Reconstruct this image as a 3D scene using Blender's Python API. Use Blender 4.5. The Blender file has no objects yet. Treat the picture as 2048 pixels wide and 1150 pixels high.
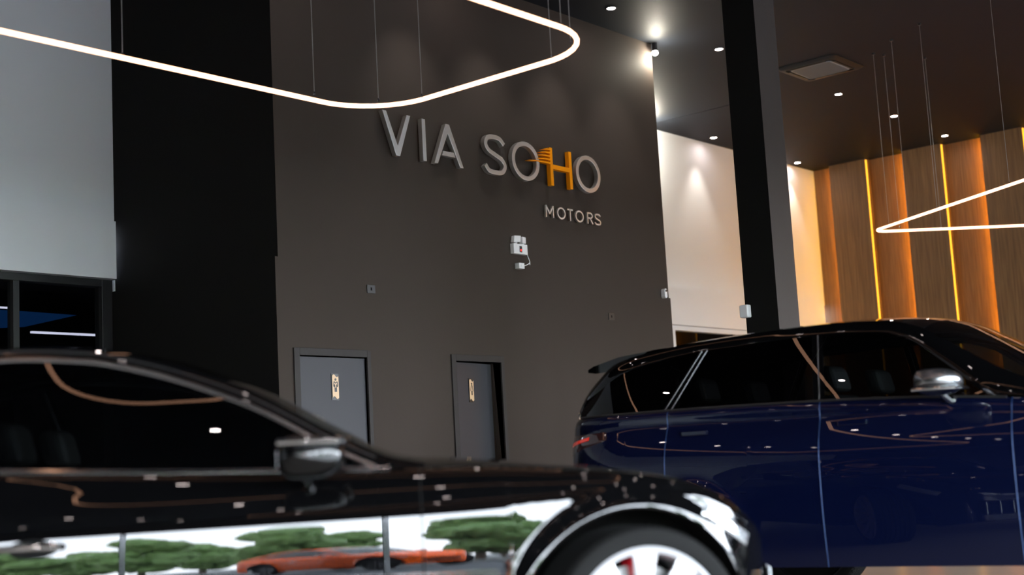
import bpy, math, random
from mathutils import Vector, Matrix

# ------------------------------------------------------------------ camera, world, lights, exposure
sc = bpy.context.scene
COL = sc.collection
YAW, PITCH, ROLL = 0.70307, 0.13328, -0.05498
F = Vector((-math.sin(YAW)*math.cos(PITCH), math.cos(YAW)*math.cos(PITCH), math.sin(PITCH)))
r0 = Vector((math.cos(YAW), math.sin(YAW), 0)); u0 = r0.cross(F)
rr = r0*math.cos(ROLL)+u0*math.sin(ROLL); uu = u0*math.cos(ROLL)-r0*math.sin(ROLL)
cam = bpy.data.cameras.new('camera'); camo = bpy.data.objects.new('camera', cam); COL.objects.link(camo)
camo.matrix_world = Matrix(((rr.x, uu.x, -F.x, 0), (rr.y, uu.y, -F.y, 0), (rr.z, uu.z, -F.z, 0.95), (0, 0, 0, 1)))
cam.sensor_width = 36.0; cam.lens = 2777.65/2048*36.0; cam.clip_end = 300
cam.dof.use_dof = True; cam.dof.focus_distance = 12.5; cam.dof.aperture_fstop = 1.35
sc.camera = camo

W = bpy.data.worlds.new('World'); sc.world = W; W.use_nodes = True
wn = W.node_tree; bg = wn.nodes['Background']
tcw = wn.nodes.new('ShaderNodeTexCoord'); sep = wn.nodes.new('ShaderNodeSeparateXYZ'); crw = wn.nodes.new('ShaderNodeValToRGB')
wn.links.new(tcw.outputs['Generated'], sep.inputs[0]); wn.links.new(sep.outputs[2], crw.inputs[0]); wn.links.new(crw.outputs[0], bg.inputs['Color'])
crw.color_ramp.elements[0].color = (0.90, 0.93, 1.04, 1); crw.color_ramp.elements[1].color = (0.62, 0.78, 1.0, 1)
bg.inputs['Strength'].default_value = 50.0

pl = bpy.data.lights.new('window_portal', 'AREA'); pl.shape = 'RECTANGLE'; pl.size = 37.0; pl.size_y = 3.1
pl.cycles.is_portal = True
plo = bpy.data.objects.new('window_portal', pl); COL.objects.link(plo)
plo.location = (4.97, 2.5, 1.6)
plo.rotation_euler = (math.pi/2, 0, math.pi/2)   # set so that -Z looks to -X

vs = sc.view_settings
sc.display_settings.display_device = 'sRGB'
vs.view_transform = 'Standard'; vs.look = 'None'; vs.gamma = 1.0; vs.use_curve_mapping = False
vs.exposure = 0.0
sc.cycles.max_bounces = 8; sc.cycles.transparent_max_bounces = 16
sc.cycles.caustics_reflective = False; sc.cycles.caustics_refractive = False
sc.cycles.sample_clamp_indirect = 6.0
plo.matrix_world = Matrix.Translation((4.97, 2.5, 1.6)) @ Matrix(((0, 0, 1, 0), (1, 0, 0, 0), (0, 1, 0, 0), (0, 0, 0, 1)))

H = 5.925          # ceiling height
XS = -8.976        # face of the grey block with the sign
XW = -11.367       # white side wall
YB, YR = 7.561, 13.393
YW = 21.765        # wood feature wall
XG = 5.0           # glass shop front
YE = -16.0

# ------------------------------------------------------------------ materials
def mat(name, col, rough=0.5, metal=0.0, coat=0.0, coat_rough=0.03, spec=0.5, emis=None, es=0.0, bump=None, noise=None, coat_ior=1.5, ior=1.5):
    m = bpy.data.materials.new(name); m.use_nodes = True
    nt = m.node_tree; b = nt.nodes['Principled BSDF']
    b.inputs['Base Color'].default_value = (*col, 1); b.inputs['Roughness'].default_value = rough
    b.inputs['Metallic'].default_value = metal; b.inputs['Specular IOR Level'].default_value = spec
    b.inputs['Coat Weight'].default_value = coat; b.inputs['Coat Roughness'].default_value = coat_rough
    b.inputs['Coat IOR'].default_value = coat_ior; b.inputs['IOR'].default_value = ior
    if emis: b.inputs['Emission Color'].default_value = (*emis, 1); b.inputs['Emission Strength'].default_value = es
    if bump or noise:
        tc = nt.nodes.new('ShaderNodeTexCoord')
    if noise:                       # (scale, amount)
        n = nt.nodes.new('ShaderNodeTexNoise'); n.inputs['Scale'].default_value = noise[0]; n.inputs['Detail'].default_value = 4
        nt.links.new(tc.outputs['Object'], n.inputs['Vector'])
        mr = nt.nodes.new('ShaderNodeMapRange'); mr.inputs[3].default_value = 1-noise[1]; mr.inputs[4].default_value = 1+noise[1]
        nt.links.new(n.outputs[0], mr.inputs[0])
        mx = nt.nodes.new('ShaderNodeVectorMath'); mx.operation = 'SCALE'; mx.inputs[0].default_value = col
        nt.links.new(mr.outputs[0], mx.inputs['Scale']); nt.links.new(mx.outputs[0], b.inputs['Base Color'])
    if bump:                        # (scale, strength, distance)
        n = nt.nodes.new('ShaderNodeTexNoise'); n.inputs['Scale'].default_value = bump[0]; n.inputs['Detail'].default_value = 3
        nt.links.new(tc.outputs['Object'], n.inputs['Vector'])
        bp = nt.nodes.new('ShaderNodeBump'); bp.inputs['Strength'].default_value = bump[1]; bp.inputs['Distance'].default_value = bump[2]
        nt.links.new(n.outputs[0], bp.inputs['Height']); nt.links.new(bp.outputs[0], b.inputs['Normal'])
    return m

def glass_mat(name, tint, f0=1.5, rough=0.0):
    """thin pane: tinted see-through sheet with a mirror-like surface reflection"""
    m = bpy.data.materials.new(name); m.use_nodes = True; nt = m.node_tree; nt.nodes.clear()
    out = nt.nodes.new('ShaderNodeOutputMaterial'); mix = nt.nodes.new('ShaderNodeMixShader')
    tr = nt.nodes.new('ShaderNodeBsdfTransparent'); tr.inputs[0].default_value = (*tint, 1)
    gl = nt.nodes.new('ShaderNodeBsdfGlossy'); gl.inputs['Roughness'].default_value = rough
    fr = nt.nodes.new('ShaderNodeFresnel'); fr.inputs['IOR'].default_value = f0
    ge = nt.nodes.new('ShaderNodeNewGeometry'); iv = nt.nodes.new('ShaderNodeMath'); iv.operation = 'SUBTRACT'; iv.inputs[0].default_value = 1.0; nt.links.new(ge.outputs['Backfacing'], iv.inputs[1])
    mu = nt.nodes.new('ShaderNodeMath'); mu.operation = 'MULTIPLY'; nt.links.new(fr.outputs[0], mu.inputs[0]); nt.links.new(iv.outputs[0], mu.inputs[1])
    nt.links.new(mu.outputs[0], mix.inputs[0]); nt.links.new(tr.outputs[0], mix.inputs[1]); nt.links.new(gl.outputs[0], mix.inputs[2])
    nt.links.new(mix.outputs[0], out.inputs[0]); return m

def emit(name, col, s):
    m = bpy.data.materials.new(name); m.use_nodes = True; nt = m.node_tree; nt.nodes.clear()
    out = nt.nodes.new('ShaderNodeOutputMaterial'); e = nt.nodes.new('ShaderNodeEmission')
    e.inputs[0].default_value = (*col, 1); e.inputs[1].default_value = s
    nt.links.new(e.outputs[0], out.inputs[0]); return m

def wood_mat():
    m = mat('oak_veneer', (0.3, 0.19, 0.1), 0.55); nt = m.node_tree; b = nt.nodes['Principled BSDF']
    tc = nt.nodes.new('ShaderNodeTexCoord'); mp = nt.nodes.new('ShaderNodeMapping'); mp.inputs['Scale'].default_value = (55, 55, 1.6)
    n = nt.nodes.new('ShaderNodeTexNoise'); n.inputs['Scale'].default_value = 1.0; n.inputs['Detail'].default_value = 5
    cr = nt.nodes.new('ShaderNodeValToRGB')
    cr.color_ramp.elements[0].position = 0.3; cr.color_ramp.elements[0].color = (0.14, 0.066, 0.024, 1)
    cr.color_ramp.elements[1].position = 0.7; cr.color_ramp.elements[1].color = (0.26, 0.137, 0.053, 1)
    nt.links.new(tc.outputs['Object'], mp.inputs[0]); nt.links.new(mp.outputs[0], n.inputs['Vector'])
    nt.links.new(n.outputs[0], cr.inputs[0]); nt.links.new(cr.outputs[0], b.inputs['Base Color']); return m

M = {}
M['white'] = mat('white_wall_paint', (0.70, 0.735, 0.78), 0.8, spec=0.2, bump=(60, 0.05, 0.01))
M['dark'] = mat('charcoal_wall_paint', (0.048, 0.0370, 0.031), 0.75, spec=0.15, bump=(40, 0.06, 0.01), noise=(1.2, 0.08))
M['dark2'] = mat('charcoal_column_paint', (0.056, 0.047, 0.044), 0.65, spec=0.2, bump=(40, 0.06, 0.01))
M['ceil'] = mat('black_ceiling_paint', (0.0085, 0.011, 0.0165), 0.6, spec=0.15, noise=(1.5, 0.1))
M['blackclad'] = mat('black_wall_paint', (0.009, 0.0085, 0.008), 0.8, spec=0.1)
M['door'] = mat('grey_door_laminate', (0.040, 0.040, 0.046), 0.5, spec=0.25)
M['doorframe'] = mat('charcoal_door_frame', (0.036, 0.032, 0.031), 0.55, spec=0.15)
M['black'] = mat('black_plastic', (0.012, 0.012, 0.013), 0.4)
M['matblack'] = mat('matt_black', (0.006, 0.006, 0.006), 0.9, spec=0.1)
M['floor'] = mat('polished_concrete', (0.40, 0.36, 0.315), 0.22, noise=(0.8, 0.12))
M['steel'] = mat('brushed_steel', (0.78, 0.76, 0.73), 0.42, metal=1.0)
M['orange'] = mat('orange_enamel', (1.0, 0.33, 0.0), 0.35, spec=0.5)
M['wplastic'] = mat('white_plastic', (0.85, 0.85, 0.88), 0.4)
M['wood'] = wood_mat()
M['amber'] = emit('amber_led', (1.0, 0.42, 0.03), 2.3)
M['amber3'] = emit('amber_led_corner', (1.0, 0.42, 0.002), 20.0)
M['amber2'] = emit('amber_led_hidden', (1.0, 0.42, 0.002), 36.0)
M['neon'] = emit('warm_neon', (1.0, 0.52, 0.32), 4.6)
M['lampdisc'] = emit('downlight_glow', (1.0, 0.85, 0.82), 130.0)
M['spotbulb'] = emit('spot_bulb', (1.0, 0.97, 0.85), 90.0)
M['wire'] = mat('steel_wire', (0.35, 0.35, 0.35), 0.4, metal=0.6)
M['shopglass'] = glass_mat('shop_front_glass', (0.93, 0.95, 0.94), 1.45)
M['innerglass'] = glass_mat('interior_glass', (0.75, 0.78, 0.8), 1.3)
M['brass'] = mat('tan_plaque', (0.72, 0.49, 0.30), 0.5)
M['blackpaint'] = mat('black_car_paint', (0.0015, 0.0015, 0.0017), 0.6, spec=0.0, coat=1.0, coat_rough=0.012, coat_ior=1.46)
M['bluepaint'] = mat('deep_blue_car_paint', (0.0010, 0.0026, 0.017), 0.4, metal=0.15, spec=0.05, coat=1.0, coat_rough=0.012, coat_ior=1.42)
M['orangepaint'] = mat('orange_car_paint', (1.0, 0.11, 0.0), 0.5, spec=0.1, coat=0.3)
M['carglass'] = glass_mat('tinted_car_glass', (0.09, 0.10, 0.105), 1.5)
M['privacy'] = glass_mat('privacy_car_glass', (0.05, 0.05, 0.055), 1.5)
M['clearglass'] = glass_mat('clear_car_glass', (0.55, 0.6, 0.58), 1.5)
M['chrome'] = mat('chrome_trim', (0.75, 0.75, 0.76), 0.12, metal=1.0)
M['satin'] = mat('satin_trim', (0.35, 0.36, 0.38), 0.25, metal=1.0)
M['rubber'] = mat('tyre_rubber', (0.009, 0.009, 0.009), 0.8, spec=0.1)
M['rim'] = mat('silver_alloy', (0.80, 0.80, 0.84), 0.35, metal=0.6)
M['darkrim'] = mat('dark_alloy', (0.05, 0.05, 0.055), 0.3, metal=0.8)
M['disc'] = mat('brake_disc_steel', (0.25, 0.25, 0.25), 0.4, metal=0.9)
M['red'] = mat('red_caliper', (0.6, 0.01, 0.02), 0.35)
M['redlens'] = mat('red_lens', (0.45, 0.01, 0.005), 0.1, coat=1.0, emis=(1.0, 0.05, 0.02), es=0.25)
M['darklens'] = mat('smoked_lens', (0.03, 0.012, 0.012), 0.08, coat=1.0)
M['lens'] = mat('headlamp_lens', (0.55, 0.57, 0.60), 0.12, metal=0.7, coat=1.0)
M['leather'] = mat('beige_leather', (0.03, 0.028, 0.026), 0.6)
M['leaf'] = mat('leaf_green', (0.12, 0.20, 0.05), 0.6, noise=(3, 0.4))
M['bark'] = mat('bark', (0.10, 0.07, 0.05), 0.9)
M['asphalt'] = mat('asphalt', (0.07, 0.07, 0.075), 0.9, noise=(5, 0.15))
M['lawn'] = mat('pavement', (0.13, 0.125, 0.12), 0.9, noise=(4, 0.3))
M['redled'] = emit('red_indicator', (1.0, 0.05, 0.04), 2.0)
M['whiteled'] = emit('cool_white_strip', (0.85, 0.82, 1.0), 1.2)
M['bluescreen'] = emit('blue_screen', (0.01, 0.07, 0.25), 0.25)

# ------------------------------------------------------------------ mesh helpers
OUT = [-3.0, -.4]
def out_lo(s): return OUT[0]
def out_hi(s): return OUT[1]
class MB:
    def __init__(s): s.v = []; s.f = []; s.mi = []
    def add(s, vs, fs, mi=0):
        o = len(s.v); s.v += [tuple(v) for v in vs]; s.f += [tuple(i+o for i in f) for f in fs]; s.mi += [mi]*len(fs)
    def box(s, x0, x1, y0, y1, z0, z1, mi=0, tf=None):
        vs = [Vector((x, y, z)) for z in (z0, z1) for y in (y0, y1) for x in (x0, x1)]
        if tf: vs = [tf(v) for v in vs]
        s.add(vs, [(0, 2, 3, 1), (4, 5, 7, 6), (0, 1, 5, 4), (2, 6, 7, 3), (0, 4, 6, 2), (1, 3, 7, 5)], mi)
    def prism(s, poly, a, b, axis='x', mi=0):
        """poly of (u,v); axis x: u->y, v->z"""
        n = len(poly)
        def P(u, v, w): return {'x': (w, u, v), 'y': (u, w, v), 'z': (u, v, w)}[axis]
        vs = [P(u, v, a) for u, v in poly]+[P(u, v, b) for u, v in poly]
        fs = [tuple(range(n-1, -1, -1)), tuple(range(n, 2*n))]+[(i, (i+1) % n, n+(i+1) % n, n+i) for i in range(n)]
        s.add(vs, fs, mi)
    def grid(s, rows, closed_u=False, mi=0):
        nr = len(rows); nc = len(rows[0]); vs = [p for r in rows for p in r]; fs = []
        for i in range(nr-1):
            for j in range(nc-(0 if closed_u else 1)):
                k = (j+1) % nc; fs.append((i*nc+j, i*nc+k, (i+1)*nc+k, (i+1)*nc+j))
        s.add(vs, fs, mi)
    def tube(s, pts, r, n=8, closed=False, mi=0):
        P = [Vector(p) for p in pts]; m = len(P); rows = []; up = None
        R = r if isinstance(r, (list, tuple)) else [r]*m
        for i, p in enumerate(P):
            a = P[(i-1) % m] if (closed or i > 0) else P[i]; b = P[(i+1) % m] if (closed or i < m-1) else P[i]
            t = (b-a).normalized()
            if up is None: up = Vector((0, 0, 1)) if abs(t.z) < 0.9 else Vector((1, 0, 0))
            x = t.cross(up).normalized(); y = x.cross(t).normalized(); up = y
            rows.append([p+x*math.cos(2*math.pi*k/n)*R[i]+y*math.sin(2*math.pi*k/n)*R[i] for k in range(n)])
        if closed: rows.append(rows[0])
        s.grid(rows, True, mi)
        if not closed:
            s.add(rows[0], [tuple(range(n))], mi); s.add(rows[-1], [tuple(range(n-1, -1, -1))], mi)
    def lathe(s, prof, n=48, axis='y', c=(0, 0, 0), mi=0):
        """prof: list of (radius, along)"""
        rows = []
        for r, a in prof:
            row = []
            for k in range(n):
                t = 2*math.pi*k/n
                if axis == 'y': row.append((c[0]+r*math.cos(t), c[1]+a, c[2]+r*math.sin(t)))
                elif axis == 'x': row.append((c[0]+a, c[1]+r*math.cos(t), c[2]+r*math.sin(t)))
                else: row.append((c[0]+r*math.cos(t), c[1]+r*math.sin(t), c[2]+a))
            rows.append(row)
        s.grid(rows, True, mi)
    def build(s, name, mats, parent=None, smooth=False, bevel=0.0, solid=0.0, ang=35, segs=2, out=None):
        me = bpy.data.meshes.new(name); me.from_pydata(s.v, [], s.f)
        mats = mats if isinstance(mats, (list, tuple)) else [mats]
        for m in mats: me.materials.append(m)
        if len(mats) > 1:
            for p, i in zip(me.polygons, s.mi): p.material_index = i
        me.validate()
        import bmesh
        bm = bmesh.new(); bm.from_mesh(me); bmesh.ops.remove_doubles(bm, verts=bm.verts, dist=1e-5)
        bmesh.ops.recalc_face_normals(bm, faces=bm.faces)
        if out is not None:          # open skins: every sheet faces away from the car's middle
            for f_ in bm.faces:
                c_ = f_.calc_center_median(); d_ = Vector((0, c_.y, 0)) if out == 'side' else Vector((0, 0, 1))
                if out == 'skin': d_ = c_-Vector((max(out_lo(s), min(out_hi(s), c_.x)), 0, .55))
                if f_.normal.dot(d_) < 0: f_.normal_flip()
        bm.to_mesh(me); bm.free()
        o = bpy.data.objects.new(name, me); COL.objects.link(o)
        if parent: o.parent = parent
        if smooth:
            me.polygons.foreach_set('use_smooth', [True]*len(me.polygons))
            try: me.set_sharp_from_angle(angle=math.radians(ang))
            except Exception: pass
        if solid:
            md = o.modifiers.new('thickness', 'SOLIDIFY'); md.thickness = solid; md.offset = -1
        if bevel:
            md = o.modifiers.new('bevel', 'BEVEL'); md.width = bevel; md.segments = segs; md.limit_method = 'ANGLE'; md.angle_limit = math.radians(40)
        return o

def tag(o, label, cat, group=None, kind=None):
    o['label'] = label; o['category'] = cat
    if group: o['group'] = group
    if kind: o['kind'] = kind
    return o
def struct(o, label=None):
    o['kind'] = 'structure'
    if label: o['label'] = label; o['category'] = o.name.split('_')[0]
    return o
def empty(name, loc=(0, 0, 0), rz=0.0):
    o = bpy.data.objects.new(name, None); COL.objects.link(o); o.location = loc; o.rotation_euler = (0, 0, rz); o.empty_display_size = 0.2
    return o
def copy_tree(o, parent=None):
    c = o.copy(); COL.objects.link(c); c.parent = parent
    for ch in o.children: copy_tree(ch, c)
    return c

# ------------------------------------------------------------------ the room
b = MB(); b.box(XW-4, XG+0.3, YE-0.3, YW+0.4, -0.2, 0); struct(b.build('floor', M['floor']), 'pale polished concrete floor under the cars')
b = MB(); b.box(XW-0.3, XG+0.3, YE-0.3, YW+0.4, H, H+0.2); struct(b.build('ceiling', M['ceil']), 'black painted showroom ceiling with recessed downlights')

# white side wall: upper wall, thicker lintel band over two glazed openings, piers
ZL, ZT = 2.99, 3.546
OP = [(-4.0, 7.555), (17.01, 20.4)]
b = MB(); b.box(XW-0.3, XW, YE, YW, ZT, H)
b.box(XW-0.3, XW+0.07, YE, YB-0.03, ZL, ZT); b.box(XW-0.3, XW+0.07, YR+0.03, YW-0.16, ZL, ZT)
b.box(XW-0.3, XW, YE, -4.0, 0, ZL); b.box(XW-0.3, XW, 7.555, 17.01, 0, ZL); b.box(XW-0.3, XW, 20.4, YW, 0, ZL)
struct(b.build('wall_side', M['white']), 'tall white wall with a thicker band above the glazed openings')
# wood wall backing
b = MB(); b.box(XW-0.3, XG, YW, YW+0.3, 0, H); struct(b.build('wall_back', M['wood']), 'oak veneer feature wall washed by amber strip lights')
b = MB(); b.box(XW-0.3, XG, YE-0.3, YE, 0, H); struct(b.build('wall_end', M['dark']))
# glass front wall: header above
b = MB(); b.box(XG, XG+0.3, YE, YW, 3.2, H); b.box(XG, XG+0.3, YE, YE+0.3, 0, 3.2); b.box(XG, XG+0.3, YW-0.4, YW, 0, 3.2)
struct(b.build('wall_front', M['dark']))
w = empty('window_1', (0, 0, 0)); struct(w)
b = MB(); b.box(XG+0.10, XG+0.112, YE+0.3, YW-0.4, 0.0, 3.2); b.build('pane', M['shopglass'], w)
for k in range(8):
    y = YE+0.35+k*5.28
    b = MB(); b.box(XG+0.06, XG+0.16, y-0.007, y+0.007, 0, 3.2); b.build('mullion', M['satin'], w)

# grey block (front face with two door openings), side returns
D1 = (7.751, 8.533); D2 = (9.693, 10.345); DZ = 2.045; ZS = 2.875; E_ = 0.033
b = MB()
def slab(y0, y1, z0, z1): b.box(XS-0.25, XS, y0, y1, z0, z1)
slab(YB, YR, ZS, H)
slab(YB-E_, D1[0], 0, ZS); slab(D1[0], D1[1], DZ, ZS); slab(D1[1], D2[0], 0, ZS); slab(D2[0], D2[1], DZ, ZS); slab(D2[1], YR+E_, 0, ZS)
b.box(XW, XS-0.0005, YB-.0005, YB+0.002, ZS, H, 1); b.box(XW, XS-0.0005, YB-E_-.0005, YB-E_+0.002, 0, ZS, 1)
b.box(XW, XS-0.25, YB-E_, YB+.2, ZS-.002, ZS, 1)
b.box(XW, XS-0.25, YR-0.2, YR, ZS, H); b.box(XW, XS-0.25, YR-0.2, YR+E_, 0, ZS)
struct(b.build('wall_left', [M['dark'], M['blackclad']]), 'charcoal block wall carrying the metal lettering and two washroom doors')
b = MB(); b.box(XW, XS-1.2, YB+0.2, YR-0.2, 0, 2.6); struct(b.build('wall_inner', M['matblack']))

def door(idx, d, ajar, label):
    w = empty('door_%d' % idx, (XS, d[0], 0)); struct(w, label)
    f = MB(); fw = 0.062
    f.box(-0.10, 0.018, -fw, 0, 0, DZ+fw); f.box(-0.10, 0.018, d[1]-d[0], d[1]-d[0]+fw*0.7, 0, DZ+fw); f.box(-0.10, 0.018, 0, d[1]-d[0], DZ, DZ+fw)
    f.build('door_frame', M['doorframe'], w, bevel=0.003)
    l = MB(); a = math.radians(ajar); W_ = d[1]-d[0]-0.012
    def tf(v): return Vector((-0.014-v.y*math.sin(a)+v.x*math.cos(a), 0.006+v.y*math.cos(a)+v.x*math.sin(a), v.z))
    l.box(-0.04, 0, 0, W_, 0.008, DZ-0.008, tf=tf); lf = l.build('door_leaf', M['door'], w, bevel=0.002)
    h = MB()
    hv = [tf(Vector((0.0, W_-0.07, 1.03))), tf(Vector((0.05, W_-0.07, 1.03))), tf(Vector((0.055, W_-0.10, 1.03))), tf(Vector((0.055, W_-0.19, 1.03)))]
    h.tube(hv, 0.009, 8); h.build('door_handle', M['chrome'], lf, smooth=True)
    return w, tf
dw1, tf1 = door(1, D1, 0.0, 'closed grey washroom door with the trousered figure plaque')
dw2, tf2 = door(2, D2, 9.0, 'grey washroom door standing ajar with the skirted figure plaque')

def plaque(name, world, tf, u, z, kind, label):
    """tan plaque in a dark holder on a door leaf; u along the leaf"""
    e = empty(name, (XS, world, 0)); tag(e, label, 'sign', 'washroom door plaques')
    W2, H2 = 0.042, 0.095
    bb = MB(); bb.box(0.0, 0.006, u-W2*0.98, u+W2*0.98, z-H2-0.02, z+H2+0.02, tf=tf); bb.build('holder', M['black'], e)
    pts = []
    n = 12
    for i in range(n+1):
        t = i/n; pts.append((u-W2*0.85+2*W2*0.85*t, z-H2+0.012*math.sin(t*math.pi*2)))
    for i in range(n+1):
        t = i/n; pts.append((u+W2*0.85-2*W2*0.85*t, z+H2-0.012*math.sin(t*math.pi*2)))
    bb = MB(); bb.prism(pts, 0.007, 0.010); bb.v = [tuple(tf(Vector(v))) for v in bb.v]; bb.build('plate', M['brass'], e)
    f = MB(); x0, x1 = 0.0105, 0.0125
    f.prism([(u+0.011*math.cos(k*math.pi/6), z+0.062+0.011*math.sin(k*math.pi/6)) for k in range(12)], x0, x1)
    def line(a, c, w=0.0035):
        a = Vector(a); c = Vector(c); t = (c-a).normalized(); nrm = Vector((-t.y, t.x))*w
        f.prism([(a+nrm)[:], (a-nrm)[:], (c-nrm)[:], (c+nrm)[:]], x0, x1)
    if kind == 'man':
        P = [(-.018, .045), (-.024, .005), (-.016, .0), (-.010, .02), (-.009, -.045)]
        for s in (-1, 1):
            for a, c in zip(P, P[1:]): line((u+s*a[0], z+a[1]), (u+s*c[0], z+c[1]))
        line((u-.018, z+.045), (u, z+.03)); line((u+.018, z+.045), (u, z+.03)); line((u, z-.01), (u, z-.045))
    else:
        P = [(-.008, .045), (-.020, -.005), (-.006, -.012), (-.005, -.045)]
        for s in (-1, 1):
            for a, c in zip(P, P[1:]): line((u+s*a[0], z+a[1]), (u+s*c[0], z+c[1]))
        line((u-.008, z+.045), (u+.008, z+.045)); line((u-.005, z-.045), (u+.005, z-.045))
    f.v = [tuple(tf(Vector(v))) for v in f.v]
    f.build('figure', M['black'], e)
plaque('door_plaque', D1[0], tf1, 0.405, 1.782, 'man', 'tan plaque with a trousered figure on the closed washroom door')
plaque('door_plaque', D2[0], tf2, 0.262, 1.772, 'woman', 'tan plaque with a skirted figure on the washroom door left ajar')

# column
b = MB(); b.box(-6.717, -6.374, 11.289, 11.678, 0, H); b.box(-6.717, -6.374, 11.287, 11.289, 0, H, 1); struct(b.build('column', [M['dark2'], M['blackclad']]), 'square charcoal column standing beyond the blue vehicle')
b = MB(); b.box(XW, XS-.9, 16.60, 16.606, H-0.004, H); struct(b.build('trim_2', M['matblack']))

# glazed openings under the lintel
def shopwin(idx, y0, y1, muls, z1, label, frame_m):
    w = empty('window_%d' % idx, (XW, y0, 0)); struct(w, label)
    f = MB(); t = 0.09
    f.box(-0.14, -0.02, 0, t, 0, z1); f.box(-0.14, -0.02, y1-y0-t*1.3, y1-y0, 0, z1); f.box(-0.14, -0.02, t, y1-y0-t*1.3, z1-0.07, z1)
    f.build('window_frame', frame_m, w, bevel=0.003)
    for y in muls:
        m_ = MB(); m_.box(-0.13, -0.03, y-y0-0.03, y-y0+0.03, 0, z1-0.07); m_.build('mullion', M['black'], w)
    g = MB(); g.box(-0.085, -0.075, t, y1-y0-t*1.3, 0, z1-0.07); g.build('pane', M['innerglass'], w)
shopwin(2, -4.0, 7.545, (-2.2, -0.5, 1.2, 3.0, 4.78, 6.55), ZL, 'black framed glazing below the white wall at the far left', M['black'])
shopwin(3, 17.01, 20.4, (18.75,), ZL, 'dark glazing below the white wall right of the charcoal block', M['white'])
# dark rooms behind them
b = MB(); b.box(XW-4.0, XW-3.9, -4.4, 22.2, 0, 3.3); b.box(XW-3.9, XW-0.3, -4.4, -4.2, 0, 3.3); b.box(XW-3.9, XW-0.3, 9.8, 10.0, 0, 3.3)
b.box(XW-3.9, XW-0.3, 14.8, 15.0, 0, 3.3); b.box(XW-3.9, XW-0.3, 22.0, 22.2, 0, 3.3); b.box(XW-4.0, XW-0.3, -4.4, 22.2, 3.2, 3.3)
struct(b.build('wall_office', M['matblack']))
b = MB(); b.box(-13.52, -13.48, 7.93, 8.95, 2.725, 2.745); tag(b.build('strip_lamp', M['whiteled']), 'thin white strip lamp seen through the glazing at the far left', 'lamp', 'office strip lamps')
b = MB(); b.box(-13.52, -13.48, 6.9, 7.67, 2.975, 2.99); tag(b.build('strip_lamp', M['whiteled']), 'short white strip lamp at the very left edge behind the glazing', 'lamp', 'office strip lamps')
b = MB(); b.prism([(7.2, 2.97), (7.9, 2.965), (8.52, 2.955), (7.9, 2.80), (7.2, 2.74)], -13.60, -13.56); tag(b.build('blue_screen', M['bluescreen']), 'dim blue lit panel behind the left glazing above the black car', 'screen')  # added glowing shape, stands in for a blue reflection on the glass

# wood panels with amber strips
x = -10.99; P_ = 1.345; PW = 0.68; PD = 0.16
strip0 = None
for k in range(12):
    x0 = x+k*P_
    if k > 6: break
    b = MB(); b.box(x0, x0+PW, YW-PD, YW, 0.0, H); o = struct(b.build('trim_%d' % (k+3), M['wood']))
    for s, xa in ((1, x0+PW), (-1, x0)):
        b = MB()
        if s > 0: b.box(xa, xa+0.022, YW-PD+0.003, YW-PD+0.025, 0.02, H-0.02)
        elif k == 0: b.box(xa-0.012, xa, YW-0.075, YW-0.03, 0.02, H-0.02)
        else: b.box(xa-0.012, xa, YW-PD+0.05, YW-PD+0.09, 0.02, H-0.02)
        o = b.build('led_strip', M['amber'] if s > 0 else M['amber3' if k == 0 else 'amber2'])
        side = 'right' if s > 0 else 'left'
        ordn = ['first', 'second', 'third', 'fourth', 'fifth', 'sixth', 'seventh', 'eighth', 'ninth', 'tenth', 'eleventh', 'twelfth'][k]
        tag(o, 'amber light strip on the %s edge of the %s oak panel from the white wall' % (side, ordn), 'light strip', 'amber strips on the oak wall')

# ------------------------------------------------------------------ lettering
def offset_stroke(pts, w, closed=False):
    P = [Vector(p) for p in pts]; n = len(P); L = []; R = []
    for i in range(n):
        a = P[(i-1) % n] if (closed or i > 0) else P[i]; c = P[(i+1) % n] if (closed or i < n-1) else P[i]
        t1 = (P[i]-a); t2 = (c-P[i])
        if t1.length < 1e-9: t1 = t2
        if t2.length < 1e-9: t2 = t1
        t1.normalize(); t2.normalize(); t = (t1+t2).normalized(); nn = Vector((-t.y, t.x)); k = max(0.5, t.dot(t1))
        L.append(P[i]+nn*w/2/k); R.append(P[i]-nn*w/2/k)
    return L, R
def catmull(pts, n=10):
    P = [Vector(p) for p in pts]; P = [P[0]*2-P[1]]+P+[P[-1]*2-P[-2]]; out = []
    for i in range(1, len(P)-2):
        for k in range(n):
            t = k/n
            out.append(0.5*((2*P[i])+(P[i+1]-P[i-1])*t+(2*P[i-1]-5*P[i]+4*P[i+1]-P[i+2])*t*t+(3*P[i]-P[i-1]-3*P[i+1]+P[i+2])*t**3))
    out.append(P[-2]); return out
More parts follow.
